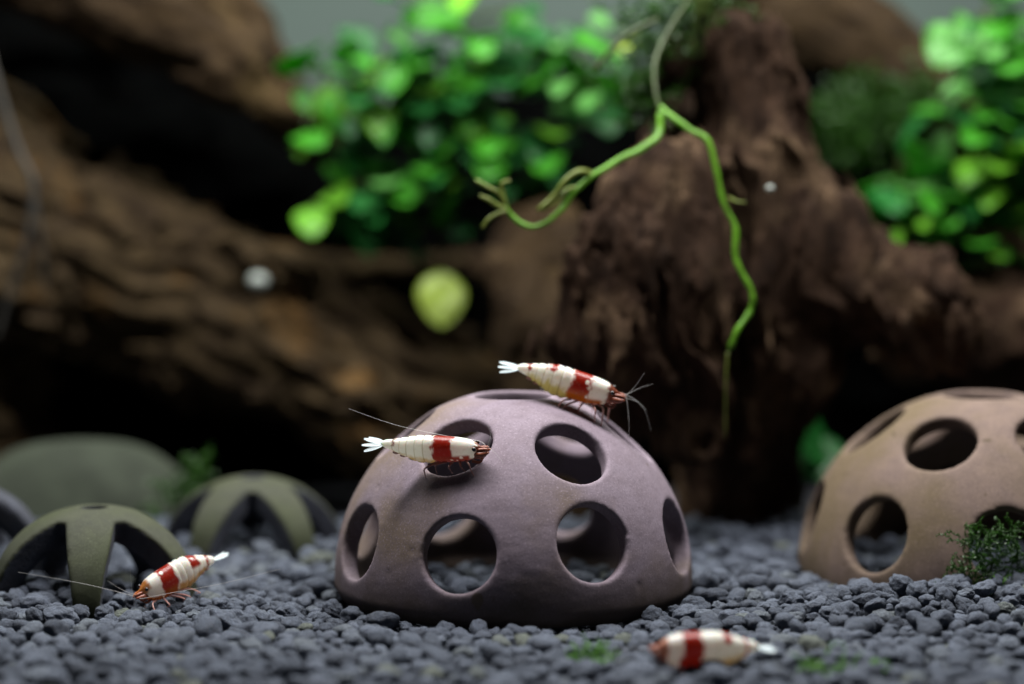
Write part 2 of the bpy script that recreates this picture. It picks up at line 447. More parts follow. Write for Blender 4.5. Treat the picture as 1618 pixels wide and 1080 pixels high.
wood_thing('driftwood_stump', [
    C((1040, 272, 4.7, .50), (1010, 400, 4.4, .78), (975, 540, 4.3, .80), (1005, 640, 4.5, .55)),              # front slab
    C((988, 296, 4.5, .34), (948, 420, 4.3, .40), (905, 545, 4.3, .40), (935, 600, 4.4, .36)),                 # its worn left edge
    C((1095, 285, 4.9, .55), (1085, 450, 4.6, .80), (1070, 580, 4.6, .80), (1085, 680, 4.8, .55)),
    C((1150, 95, 6.0, .48), (1192, 230, 6.0, .85), (1235, 400, 6.0, 1.08), (1225, 560, 6.0, 1.05), (1190, 690, 6.3, .8)),
    C((1270, 330, 6.2, .8), (1370, 450, 6.0, .9), (1450, 502, 5.6, .85), (1490, 525, 5.4, .52)),               # root to the right
    C((1050, 112, 5.9, .26), (1100, 72, 5.9, .32), (1185, 64, 5.9, .38), (1240, 155, 5.9, .32), (1270, 265, 5.7, .28)),
    C((1085, 215, 7.0, .75), (1120, 500, 7.0, 1.2), (1160, 720, 6.9, .95), (1180, 860, 7.8, .8), (1180, 950, 8.0, .9)),
], M_STUMP, 'dark brown driftwood stump with green roots trailing down its front', .064, (-.12, 0, 1), (.20, .165), 2, .16,
    [(*at(1090, 122, 4.9), .50, *at(1082, 190, 5.5), .60), (*at(1195, 130, 5.0), .42), (*at(1140, 255, 4.0), .15, *at(1168, 420, 4.0), .25), (*at(1168, 420, 4.0), .25, *at(1180, 620, 4.2), .30),
     (*at(1255, 420, 4.6), .12, *at(1270, 600, 4.7), .28), (*at(962, 306, 3.95), .16), (*at(1120, 700, 4.2), .5)])
wood_thing('driftwood_log', [
    C((-90, 310, 13, 2.0), (110, 395, 13, 1.68), (330, 495, 13, 1.5), (560, 590, 12.6, 1.4), (720, 655, 12, 1.1), (810, 720, 12, .8), (850, 860, 12, .9)),
    C((40, 290, 12.6, .9), (150, 370, 12.3, .8)), C((230, 405, 12.6, .75), (420, 470, 12.2, .7)),
    C((460, 545, 11.9, .7), (660, 600, 11.8, .6)),
    C((-90, 310, 14, 2.0), (-140, 900, 14, 2.4)),
], M_LOG, 'thick brown driftwood log sloping down behind the arched shelters', .12, (.85, 0, -.4), (.50, .30), 12, .3,
    [(*at(285, 425, 11.2), .25, *at(340, 490, 11.1), .28), (*at(20, 345, 10.9), .3, *at(150, 420, 11), .25)])
wood_thing('driftwood_branch', [C((20, -70, 12, 1.0), (210, 15, 12, .92), (370, 105, 12, .72), (455, 170, 12.2, .5), (500, 230, 12.6, .3)), C((350, 20, 13, .6), (460, 160, 13, .5))],
    M_BRANCH, 'brown driftwood branch slanting down into the leafy plant from above the log', .11, (.85, 0, -.45), (.22, .10), 22)
wood_thing('driftwood_branch', [C((330, 405, 14, .22), (450, 412, 14, .24), (620, 425, 14.5, .2), (760, 415, 15, .16))],
    M_LOG, 'thin bare driftwood twig lying along the top of the thick log', .08, (1, 0, 0), (.08, .05), 27, .1)
wood_thing('driftwood_knot', [C((800, 430, 10, .55), (850, 520, 9.8, .95), (880, 620, 9.8, 1.0), (900, 780, 9.8, 1.0), (910, 950, 9.8, 1.1)), C((850, 380, 10.5, .7), (900, 470, 10.2, .9))],
    M_BRANCH, 'tan knobbly driftwood lump tucked behind the left edge of the stump', .1, (.2, 0, 1), (.26, .12), 33)
wood_thing('driftwood_arch', [C((1120, -80, 13, .9), (1260, 25, 13, .95), (1370, 75, 13, .88), (1450, 140, 12.8, .70), (1515, 230, 12.6, .45), (1560, 330, 12.8, .5), (1600, 420, 13, .7))],
    M_BRANCH, 'brown driftwood arching over toward the leafy plant on the right', .11, (.85, 0, -.4), (.22, .10), 44)
wood_thing('driftwood_log', [C((1440, 520, 10.5, .9), (1560, 525, 10.5, .95), (1720, 510, 10.5, 1.1)), C((1600, 540, 11, .8), (1650, 900, 11, 1.0))],
    M_STUMP, 'dim brown driftwood root running behind the tan dome', .12, (1, 0, 0), (.2, .1), 51)
wood_thing('shade_backdrop', [  # added mass behind the wood, blackened to stand in for shade
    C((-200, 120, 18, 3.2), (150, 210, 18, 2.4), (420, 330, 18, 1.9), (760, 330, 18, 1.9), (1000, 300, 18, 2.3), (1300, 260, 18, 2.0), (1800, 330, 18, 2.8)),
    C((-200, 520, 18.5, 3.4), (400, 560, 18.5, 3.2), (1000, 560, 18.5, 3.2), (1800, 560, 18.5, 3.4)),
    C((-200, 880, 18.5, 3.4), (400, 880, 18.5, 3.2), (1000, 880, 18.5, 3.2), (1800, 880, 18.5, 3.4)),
], M_SHADEW, 'added driftwood backdrop painted near black as deep shade behind everything', .22, (1, 0, 0), (.5, .2), 61, .8)

# thin dark vine at the left edge
V = spline([at(-25, 60, 9.5), at(0, 150, 9.4), at(28, 235, 9.3), at(52, 290, 9.2), at(44, 370, 9.2), at(20, 450, 9.3), at(-8, 540, 9.4)], 40)
a = Acc(); a.add(*tube(V, np.linspace(.09, .05, 40), 8)); V2 = spline([at(52, 290, 9.2), at(66, 380, 9.3), at(72, 470, 9.5)], 14); 
root = empty('thin_root', V[-1]); M_VINE = plain('vine', (.035, .033, .028), .7, .3, .3)
def rel(Vv, root): return Vv - np.array(root.location)
vv, ff = tube(V, np.linspace(.09, .05, 40), 8); link('strand', mesh_np('strand', rel(vv, root), ff, M_VINE), root)
vv, ff = tube(V2, np.linspace(.045, .025, 14), 6); link('strand', mesh_np('strand', rel(vv, root), ff, M_VINE), root)
tag(root, 'thin dark wiry root hanging in front of the thick log', 'root')

# ------------------------------------------------------------------ gravel
def terrain(x, y):
    z = -.36 + .05 * np.sin(x * .7 + 1.3) * np.cos(y * .6)
    z = z + .40 * np.exp(-((x - 6.6) ** 2 / 6.5 + (y + 1.5) ** 2 / 1.6))        # heaped against the tan dome
    z = z + .12 * np.exp(-((x + 7.4) ** 2 / 3.0 + (y + .6) ** 2 / 1.2))
    z = z + .10 * np.exp(-((x + 4.3) ** 2 / 1.6 + (y + .9) ** 2 / 1.0))
    z = z + .16 * np.exp(-((x - 3.9) ** 2 / 1.0 + (y - .2) ** 2 / 2.0))
    return z
GX0, GX1, GY0, GY1, GS = -11.5, 11.5, -7.6, 7.4, .05
gx = np.arange(GX0, GX1, GS); gy = np.arange(GY0, GY1, GS)
XX, YY = np.meshgrid(gx, gy, indexing='ij')
HF = terrain(XX, YY).astype(np.float32)
def ring(loc, r0, r1):
    rr = np.hypot(XX - loc[0], YY - loc[1]); HF[(rr > r0) & (rr < r1)] = 9
ring(MD['loc'], 2.44, 2.86); ring(RD_loc, 2.62, 3.04)
for L, R, a0 in (((A1[0], .2), 1.70, 4), ((A2[0], 4.6), 1.66, 41), ((A3[0], 2.6), 1.5, 20)):
    for k in range(5):
        aa = math.radians(a0 + 72 * k); lx, ly = L[0] + math.sin(aa) * (R - .14), L[1] - math.cos(aa) * (R - .14)
        HF[np.hypot(XX - lx, YY - ly) < .27] = 9
def visible(x, y): return abs(x) < (y + CAM_D) * .192 + .9
pel = []
off = {}
def patch(r):
    n = int(r / GS) + 1; key = n
    k = np.arange(-n, n + 1) * GS; a, b = np.meshgrid(k, k, indexing='ij'); q = r * r - a * a - b * b
    ok = q > 0; return n, np.where(ok, np.sqrt(np.maximum(q, 0)), -9)
NP = 10500
rads = np.clip(rng.lognormal(math.log(.126), .26, NP), .062, .205)
for i in range(NP):
    r = rads[i]; n, prof = patch(r); sq = .78
    best = None
    for _ in range(9):
        x = rng.uniform(GX0 + .4, GX1 - .4); y = rng.uniform(GY0 + .4, GY1 - .4)
        if not visible(x, y): continue
        ix = int((x - GX0) / GS); iy = int((y - GY0) / GS)
        sub = HF[ix - n:ix + n + 1, iy - n:iy + n + 1]
        if sub.shape != prof.shape: continue
        z = (sub + prof * sq)[prof > -1].max()
        rel_ = z - r * sq - terrain(x, y)
        if best is None or rel_ < best[0]: best = (rel_, x, y, z, ix, iy)
    if best is None or best[0] > .34: continue
    _, x, y, z, ix, iy = best; z -= .028
    HF[ix - n:ix + n + 1, iy - n:iy + n + 1] = np.maximum(HF[ix - n:ix + n + 1, iy - n:iy + n + 1], np.where(prof > -1, z + prof * sq, -9))
    pel.append((x, y, z, r))
def ico(level):
    t = (1 + 5 ** .5) / 2
    v = [(-1, t, 0), (1, t, 0), (-1, -t, 0), (1, -t, 0), (0, -1, t), (0, 1, t), (0, -1, -t), (0, 1, -t), (t, 0, -1), (t, 0, 1), (-t, 0, -1), (-t, 0, 1)]
    f = [(0, 11, 5), (0, 5, 1), (0, 1, 7), (0, 7, 10), (0, 10, 11), (1, 5, 9), (5, 11, 4), (11, 10, 2), (10, 7, 6), (7, 1, 8), (3, 9, 4), (3, 4, 2), (3, 2, 6), (3, 6, 8), (3, 8, 9), (4, 9, 5), (2, 4, 11), (6, 2, 10), (8, 6, 7), (9, 8, 1)]
    v = [np.array(p, float) / np.linalg.norm(p) for p in v]
    for _ in range(level):
        cache = {}; nf = []
        def midp(a, b):
            k = (min(a, b), max(a, b))
            if k not in cache: m = v[a] + v[b]; v.append(m / np.linalg.norm(m)); cache[k] = len(v) - 1
            return cache[k]
        for a, b, c in f:
            x, y, z = midp(a, b), midp(b, c), midp(c, a); nf += [(a, x, z), (b, y, x), (c, z, y), (x, y, z)]
        f = nf
    return np.array(v), np.array(f)
def pebble_shapes(level, n, seed):
    v, f = ico(level); out = []
    for k in range(n):
        d = 1 + .26 * fbm(v * 1.15 + 9.7 * k, 2, seed) + .085 * fbm(v * 3.6 + 3.3 * k, 2, seed + 3)
        out.append(v * d[:, None])
    return out, f
SH2, F2 = pebble_shapes(2, 18, 71); SH1, F1 = pebble_shapes(1, 10, 72); SH3, F3 = pebble_shapes(3, 14, 73)
def rot_rand(yaw, tilt, tz):
    q = Quaternion((0, 0, 1), yaw) @ Quaternion((math.cos(tz), math.sin(tz), 0), tilt); return np.array(q.to_matrix())
ga = {1: Acc(), 2: Acc(), 3: Acc()}; tints = {1: [], 2: [], 3: []}
# which granules lie on top
vs = []
for (x, y, z, r) in pel:
    ix = int((x - GX0) / GS); iy = int((y - GY0) / GS); top = HF[ix, iy] <= z + r * .79 + .01
    lev = 1 if not top else (3 if (-2.5 < y < -.95 and r > .122) else 2)
    sh = {1: SH1, 2: SH2, 3: SH3}[lev]; V = sh[R_.randrange(len(sh))]
    s = np.array([R_.uniform(.95, 1.35), R_.uniform(.85, 1.1), R_.uniform(.72, .95)]) * r
    V = (V * s) @ rot_rand(R_.uniform(0, 6.28), R_.gauss(0, .35), R_.uniform(0, 6.28)).T + np.array([x, y, z])
    ga[lev].add(V, {1: F1, 2: F2, 3: F3}[lev]); tints[lev].append(np.full(len(V), min(1, max(0, R_.gauss(.45, .27))), np.float32))
Vg = np.vstack([v for L in (1, 2, 3) for v in ga[L].v]); Fg = []; base = 0
for L in (1, 2, 3):
    if ga[L].f: Fg.append(np.vstack(ga[L].f) + base)
    base += ga[L].n
me = mesh_np('gravel', Vg, np.vstack(Fg), M_GRAVEL)
at_t = me.attributes.new('tint', 'FLOAT', 'POINT'); at_t.data.foreach_set('value', np.concatenate([t for L in (1, 2, 3) for t in tints[L]]))
tag(link('gravel', me), 'dark blue grey rounded soil granules covering the tank floor', 'gravel', kind='stuff')
def ground_z(x, y):
    ix = int((x - GX0) / GS); iy = int((y - GY0) / GS); h = HF[ix - 2:ix + 3, iy - 2:iy + 3]; h = h[h < 5]
    return float(np.median(h)) if len(h) else 0.0

# ------------------------------------------------------------------ plants
def leaf_mesh(name, mat, L, W, curl, fold, tip):
    n, m = 11, 7; V = []
    for i in range(n):
        t = i / (n - 1); wd = W * (math.sin(math.pi * t ** (.85)) ** tip) if 0 < t < 1 else .0
        for j in range(m):
            s = (j / (m - 1)) * 2 - 1
            V.append((L * t, wd * s, fold * abs(s) * wd + curl * t * t * L + .03 * L * math.sin(t * 9 + s * 3)))
    F = [(i * m + j, (i + 1) * m + j, (i + 1) * m + j + 1, i * m + j + 1) for i in range(n - 1) for j in range(m - 1)]
    # give it thickness
    V = np.array(V); V[:m, 1] = np.linspace(-1, 1, m) * .02; V[-m:, 1] = np.linspace(-1, 1, m) * .01
    V2 = V - np.array([0, 0, .022]); N = len(V)
    F2_ = [(d + N, c + N, b + N, a + N) for a, b, c, d in F]
    rim = [j for j in range(m)] + [i * m + m - 1 for i in range(1, n)] + [(n - 1) * m + j for j in range(m - 2, -1, -1)] + [i * m for i in range(n - 2, 0, -1)]
    F3_ = [(rim[k], rim[k] + N, rim[(k + 1) % len(rim)] + N, rim[(k + 1) % len(rim)]) for k in range(len(rim))]
    return mesh_np(name, np.vstack([V, V2]), np.array(F + F2_ + F3_), mat)
LEAVES = {}
for k in range(len(M_LEAF)):
    LEAVES[k] = [leaf_mesh('leaf', M_LEAF[k], 1, w_, c_, f_, tp) for w_, c_, f_, tp in ((.36, -.25, .25, .8), (.42, -.12, .15, .7), (.33, .15, .3, .85), (.45, -.3, .1, .65))]
def add_leaf(root, pos, size, kind, direc, up=None, label=None):
    o = bpy.data.objects.new('leaf', R_.choice(LEAVES[kind])); col.objects.link(o); o.parent = root
    d = Vector(direc).normalized(); u = Vector(up) if up is not None else Vector((R_.gauss(0, .35), -.55 + R_.gauss(0, .3), 1))
    y = u.cross(d).normalized(); z = d.cross(y)
    o.matrix_local = Matrix.Translation(Vector(pos) - root.location) @ Matrix((d, y, z)).transposed().to_4x4() @ Matrix.Scale(size, 4) @ Matrix.Translation((-.5, 0, 0))
    if label: o['label'] = label
    return o
def stem_part(root, pts, r0, r1, mat, name='stem', n=24, seg=8):
    V = spline(pts, n); wob = 1 + .22 * fbm(np.c_[np.arange(n) * .45, np.full(n, pts[0][0]), np.full(n, pts[0][2])], 2, 3)
    V = V + .018 * (r0 > .05) * np.c_[vnoise(np.c_[np.arange(n) * .3, V[:, 0], V[:, 1]], 4), 0 * V[:, 0], vnoise(np.c_[np.arange(n) * .3, V[:, 2], V[:, 1]], 5)]
    vv, ff = tube(V, np.linspace(r0, r1, n) * wob, seg)
    return link(name, mesh_np(name, vv - np.array(root.location), ff, mat), root)

def leafy(label, keys, Y, stems, group, fill, seed):
    rr = random.Random(seed)
    root = empty('leafy_plant', stems[0][0]); anchors = []
    for s in stems:
        stem_part(root, s, .075, .04, M_STEM); anchors += list(spline(s, 14))
    anchors = np.array(anchors)
    def put(u, v, y, sz, kind):
        p = at(u, v, y); a = anchors[np.argmin(((anchors - p) ** 2).sum(1))]
        d = p - a; d = d / (np.linalg.norm(d) + .01) + np.array([rr.gauss(0, .4), rr.gauss(-.25, .4), rr.gauss(-.05, .35)])
        o_ = add_leaf(root, p, sz, kind, d)
        base = p - np.array(Vector(d).normalized()) * sz * .5
        mid = (a + base) / 2 + np.array([0, 0, .12])
        if np.linalg.norm(base - a) > .12: stem_part(root, [a, mid, base], .03, .022, M_STEM, 'petiole', 7, 6)
    for u, v, px, kind in keys: put(u, v, Y + rr.uniform(-.9, .6), px / 78.0 * 1.30, kind)
    for u, v, su, sv, cnt, kinds in fill:
        for _ in range(int(cnt * 2.7)): put(rr.gauss(u, su), rr.gauss(v, sv), Y + rr.uniform(-1.1, .9), rr.uniform(.45, .95), rr.choice(kinds))
    tag(root, label, 'aquarium plant', group); return root
keys = [(465, 95, 58, 0), (545, 78, 50, 4), (610, 118, 66, 3), (650, 72, 70, 4), (690, 22, 70, 0), (725, 50, 48, 0), (762, 112, 58, 0), (700, 132, 66, 1),
        (520, 168, 62, 1), (578, 172, 60, 1), (660, 152, 66, 1), (742, 158, 62, 1), (830, 45, 62, 2), (880, 88, 60, 4), (902, 112, 58, 0), (945, 150, 66, 0), (972, 92, 52, 4), (955, 182, 60, 2),
        (705, 218, 60, 0), (676, 232, 52, 1), (560, 246, 52, 2), (540, 286, 58, 0), (528, 302, 50, 1), (612, 285, 52, 4), (702, 288, 66, 1), (706, 328, 58, 0), (492, 342, 48, 1), (584, 352, 84, 2), (650, 386, 60, 2), (742, 302, 60, 2),
        (796, 228, 36, 4), (850, 218, 56, 2), (780, 190, 46, 5), (560, 130, 60, 2), (790, 70, 60, 2), (640, 190, 60, 0), (735, 5, 60, 1), (850, 130, 60, 2), (560, 310, 48, 0), (600, 220, 50, 2), (925, 60, 50, 0), (1000, 75, 50, 3)]
ctr = leafy('bright green leafy plant growing over the driftwood left of the stump', keys, 11.2,
      [[at(900, 330, 12.5), at(840, 230, 12), at(740, 150, 11.8), at(600, 130, 11.6), at(480, 110, 11.6)],
       [at(860, 260, 12.2), at(760, 260, 12), at(640, 270, 11.8), at(550, 300, 11.6)],
       [at(740, 260, 12), at(705, 330, 11.8), at(698, 420, 11.5)],
       [at(860, 250, 12.2), at(900, 130, 12), at(960, 80, 11.8), at(1010, 40, 11.6)],
       [at(760, 160, 11.8), at(735, 60, 11.8), at(725, -40, 11.8)]], 'leafy aquarium plants',
      [(640, 140, 95, 40, 26, (0, 1, 2, 0)), (880, 110, 60, 45, 14, (0, 2, 2, 4)), (640, 290, 75, 50, 18, (0, 2, 2, 1)), (720, 60, 60, 40, 8, (0, 0, 2)), (800, 240, 60, 40, 8, (2, 2, 0))], 41)
yp = at(697, 470, 10.6)
add_leaf(ctr, yp, 1.15, 3, (0.1, -.55, -1), (0.1, -.7, .75), 'yellowed round leaf hanging below the plant').name = 'leaf'
keys = [(1500, 62, 66, 4), (1560, 52, 70, 0), (1596, 92, 62, 0), (1535, 122, 62, 4), (1598, 150, 66, 2), (1575, 200, 76, 1), (1450, 288, 80, 4), (1392, 302, 84, 0), (1482, 240, 56, 4), (1550, 272, 66, 1), (1462, 366, 66, 0), (1542, 402, 80, 0), (1602, 330, 60, 2),
        (1425, 318, 66, 0), (1500, 310, 66, 0), (1580, 250, 60, 1), (1610, 215, 60, 1), (1520, 190, 56, 2), (1570, 340, 56, 2), (1530, 330, 50, 2), (1600, 30, 60, 0), (1580, 130, 60, 0), (1495, 350, 50, 2), (1620, 280, 70, 0)]
leafy('green leafy plant beside the driftwood arch above the tan dome', keys, 10.4,
      [[at(1640, 480, 11.5), at(1600, 380, 11), at(1570, 280, 10.8), at(1590, 160, 10.8), at(1560, 40, 10.8)],
       [at(1590, 340, 11), at(1500, 320, 10.8), at(1400, 300, 10.6)], [at(1600, 400, 11), at(1530, 400, 10.8), at(1460, 370, 10.8)]], 'leafy aquarium plants',
      [(1580, 120, 45, 60, 18, (0, 2, 4)), (1540, 290, 55, 50, 24, (0, 2, 1, 2)), (1590, 230, 40, 60, 14, (0, 1, 2)), (1640, 250, 40, 120, 14, (0, 2))], 43)

# moss strands: one uncountable tangle per clump
def moss(name, label, pts, mat, n, L, seed, spread, leaf=.05, r=.012):
    rr = np.random.default_rng(seed); a = Acc(); pts = np.asarray(pts, float)
    org = pts.mean(0)
    for k in range(n):
        p = pts[rr.integers(len(pts))] + rr.normal(0, 1, 3) * spread - org
        d = rr.normal(0, 1, 3) + np.array([0, -.3, .5]); d /= np.linalg.norm(d); P = [p]
        for s in range(8):
            d = d + rr.normal(0, .35, 3); d /= np.linalg.norm(d); p = p + d * L / 8; P.append(p)
        V, F = tube(np.array(P), np.linspace(r, r * .5, 9), 4); a.add(V, F)
        for s in range(1, 9):
            for _ in range(2):
                q = rr.normal(0, 1, 3); q /= np.linalg.norm(q); t = np.cross(q, rr.normal(0, 1, 3)); t /= np.linalg.norm(t)
                b = P[s]; V = np.array([b, b + q * leaf * .5 + t * leaf * .28, b + q * leaf, b + q * leaf * .5 - t * leaf * .28]); a.add(V, np.array([[0, 1, 2, 3]]))
    o = link(name, a.mesh(name, mat), loc=org); tag(o, label, 'moss', kind='stuff'); return o
fd = 2.3 - 3.0
moss('moss_clump', 'dark green moss tuft clinging to the foot of the tan dome', [at(u, v, y) for u, v, y in ((1535, 850, fd - .15), (1545, 880, fd - .15), (1560, 860, fd), (1530, 900, fd - .2), (1510, 935, fd - .25), (1590, 850, fd), (1575, 890, fd), (1600, 880, fd + .1), (1555, 920, fd - .15), (1520, 915, fd - .2))], M_MOSS, 170, .32, 3, .09, .05)
moss('moss_clump', 'bright green moss sprig in the gravel before the tan dome', [at(1565, 945, fd - .45), at(1580, 930, fd - .4), at(1575, 950, fd - .45)], M_MOSS2, 26, .3, 4, .04)
g1 = on_ground(925, 1045, .05); moss('moss_clump', 'small green moss sprig on the gravel before the mauve dome', [g1, g1 + [.15, 0, .02], g1 + [-.2, .05, 0]], M_MOSS2, 34, .34, 5, .07)
g2 = on_ground(1300, 1068, .05); moss('moss_clump', 'flat green moss patch on the gravel beside the foremost shrimp', [g2, g2 + [.35, .1, .02], g2 + [-.2, 0, 0], g2 + [.55, .05, 0]], M_MOSS2, 50, .3, 6, .1)
moss('moss_clump', 'dark green feathery moss on the driftwood under the arch', [at(u, v, 12.0) for u, v in ((1320, 180), (1360, 170), (1400, 180), (1440, 190), (1330, 210), (1390, 200), (1470, 175), (1340, 230))], M_MOSS, 190, .95, 7, .22, .16, .02)
moss('moss_clump', 'dark green moss growing between the stone and the arched shelters', [at(u, v, 7.0) for u, v in ((285, 765), (310, 745), (270, 830), (300, 790), (280, 850))], M_MOSS, 70, .6, 8, .16, .1)
moss('moss_clump', 'green moss strands draped over the top of the stump', [at(u, v, 5.8) for u, v in ((1020, 30), (1030, 90), (1022, 130), (1100, 15), (1030, 170), (1120, 20), (1010, 60), (1085, 40))], M_MOSS, 130, .9, 9, .14, .13)
# low leaf in the shade right of the stump
lp = at(1265, 740, 8.0); root = empty('broad_leaf_plant', (lp[0], lp[1], -.3))
stem_part(root, [(lp[0], lp[1], -.4), (lp[0] + .1, lp[1], .5), at(1290, 745, 8.0)], .05, .04, M_STEM)
for u, v, s in ((1262, 690, 1.75), (1225, 715, 1.3), (1300, 720, 1.2)): add_leaf(root, at(u, v, 8.0), s, 2, (-.6, -.3, .35 if s > 1.5 else .0), (.2, -.8, .7))
tag(root, 'shaded broad green leaves low between the stump and the tan dome', 'aquarium plant')

# trailing epiphyte with hanging green roots
base = at(1042, 190, 3.60); root = empty('trailing_root_plant', base)
stem_part(root, [at(1110, -30, 4.80), at(1062, 40, 4.50), at(1035, 100, 4.10), at(1040, 165, 3.70), at(1062, 205, 3.50)], .04, .035, M_STEM)
stem_part(root, [at(940, 110, 4.50), at(985, 60, 4.50), at(1040, 30, 4.50)], .05, .05, M_STEM)
stem_part(root, [at(1112, -30, 4.70), at(1108, 30, 4.70), at(1100, 90, 4.90)], .16, .1, M_STEM)
r1 = stem_part(root, [at(1044, 180, 3.60), at(1040, 214, 3.40), at(1010, 236, 3.10), at(960, 262, 2.80), at(920, 290, 2.60), at(892, 325, 2.50), at(868, 348, 2.40), at(838, 358, 2.40), at(812, 345, 2.40), at(797, 322, 2.40)], .066, .036, M_ROOT, 'hanging_root', 60)
r2 = stem_part(root, [at(1044, 170, 3.65), at(1062, 184, 3.45), at(1090, 205, 3.30), at(1118, 222, 3.20), at(1132, 270, 3.10), at(1143, 320, 3.00), at(1162, 360, 2.90), at(1163, 410, 2.80), at(1188, 462, 2.70), at(1185, 492, 2.70), at(1166, 520, 2.60), at(1153, 552, 2.60)], .05, .044, M_ROOT, 'hanging_root', 90)
def rootlet(par, pts, r0, r1_): 
    V = spline(pts, 16); vv, ff = tube(V, np.linspace(r0, r1_, 16), 7); link('rootlet', mesh_np('rootlet', vv - np.array(root.location), ff, M_ROOTLET), par)
rootlet(r1, [at(797, 322, 2.40), at(788, 305, 2.35), at(770, 295, 2.30), at(751, 284, 2.30)], .04, .03)
rootlet(r1, [at(799, 325, 2.40), at(795, 305, 2.40), at(793, 290, 2.40), at(806, 285, 2.40)], .035, .03)
rootlet(r1, [at(800, 330, 2.40), at(785, 324, 2.30), at(772, 315, 2.25), at(758, 309, 2.25)], .04, .03)
rootlet(r1, [at(802, 332, 2.40), at(788, 336, 2.30), at(772, 346, 2.25), at(762, 360, 2.25)], .035, .028)
rootlet(r1, [at(935, 275, 2.70), at(915, 270, 2.50), at(893, 285, 2.40), at(876, 308, 2.40), at(850, 332, 2.35)], .05, .035)
rootlet(r1, [at(915, 296, 2.60), at(895, 300, 2.50), at(878, 320, 2.40), at(858, 332, 2.40)], .035, .028)
rootlet(r2, [at(1152, 312, 3.00), at(1165, 318, 2.80), at(1178, 319, 2.70)], .022, .012)
rootlet(r2, [at(1150, 556, 2.60), at(1147, 600, 2.60), at(1146, 690, 2.70)], .018, .01)
tag(root, 'green plant with two long roots hanging over the stump', 'aquarium plant')

# ------------------------------------------------------------------ small pale things
def blob_thing(name, p, r, mat, label, cat):
    v, f = ico(3); v = v * (1 + .08 * fbm(v * 1.5, 2, 5))[:, None] * r * np.array([1, 1, .8]); o = link(name, mesh_np(name, v, f, mat), loc=p); tag(o, label, cat)
M_PALE = plain('pale_shell', (.26, .29, .26), .3, .5, .2, 8)
blob_thing('small_snail', at(408, 443, 10.6), .2, M_PALE, 'tiny pale round snail on the thick sloping log', 'snail')
blob_thing('small_snail', at(1217, 297, 4.0), .07, M_PALE, 'tiny white snail on the front of the stump', 'snail')

# ------------------------------------------------------------------ shrimp
WHITE, RED, ORANGE, YELLOW, BROWN, CLEAR = (.88, .89, .82), (.33, .018, .007), (.46, .13, .012), (.58, .52, .17), (.22, .060, .030), (.40, .25, .20)
def shrimp_mats():
    m, nt, b = new_mat('shrimp_shell')
    a = nt.nodes.new('ShaderNodeVertexColor'); a.layer_name = 'pattern'
    c = coords(nt); n = noise_tex(nt, c, 22, 3)
    cc = mix(nt, mrange(nt, n, .55, .75, 0, .22), a.outputs['Color'], (.45, .36, .30))
    nt.links.new(cc, b.inputs['Base Color']); b.inputs['Roughness'].default_value = .28
    b.inputs['Specular IOR Level'].default_value = .5
    b.inputs['Subsurface Weight'].default_value = .75; b.inputs['Subsurface Radius'].default_value = (1, .6, .4); b.inputs['Subsurface Scale'].default_value = .07 * K
    bump(nt, b, noise_tex(nt, c, 30, 2), .01, .3)
    tr = nt.nodes.new('ShaderNodeBsdfTranslucent'); nt.links.new(cc, tr.inputs['Color']); ms = nt.nodes.new('ShaderNodeMixShader'); ms.inputs[0].default_value = .42
    nt.links.new(b.outputs[0], ms.inputs[1]); nt.links.new(tr.outputs[0], ms.inputs[2]); nt.links.new(ms.outputs[0], nt.nodes['Material Output'].inputs['Surface'])
    def clearish(name, colr, alpha):
        m2, nt2, b2 = new_mat(name); b2.inputs['Base Color'].default_value = (*colr, 1); b2.inputs['Roughness'].default_value = .25
        b2.inputs['Alpha'].default_value = alpha; return m2
    return m, clearish('shrimp_leg', (.52, .27, .23), .7), clearish('shrimp_antenna', (.72, .70, .68), .5), clearish('shrimp_fan', (.66, .76, .78), .42), plain('shrimp_eye', (.006, .006, .006), .12, .7), clearish('shrimp_mouth', (.30, .085, .045), .9)
M_SHELL, M_LEG, M_ANT, M_FAN, M_EYE, M_MOUTH = shrimp_mats()

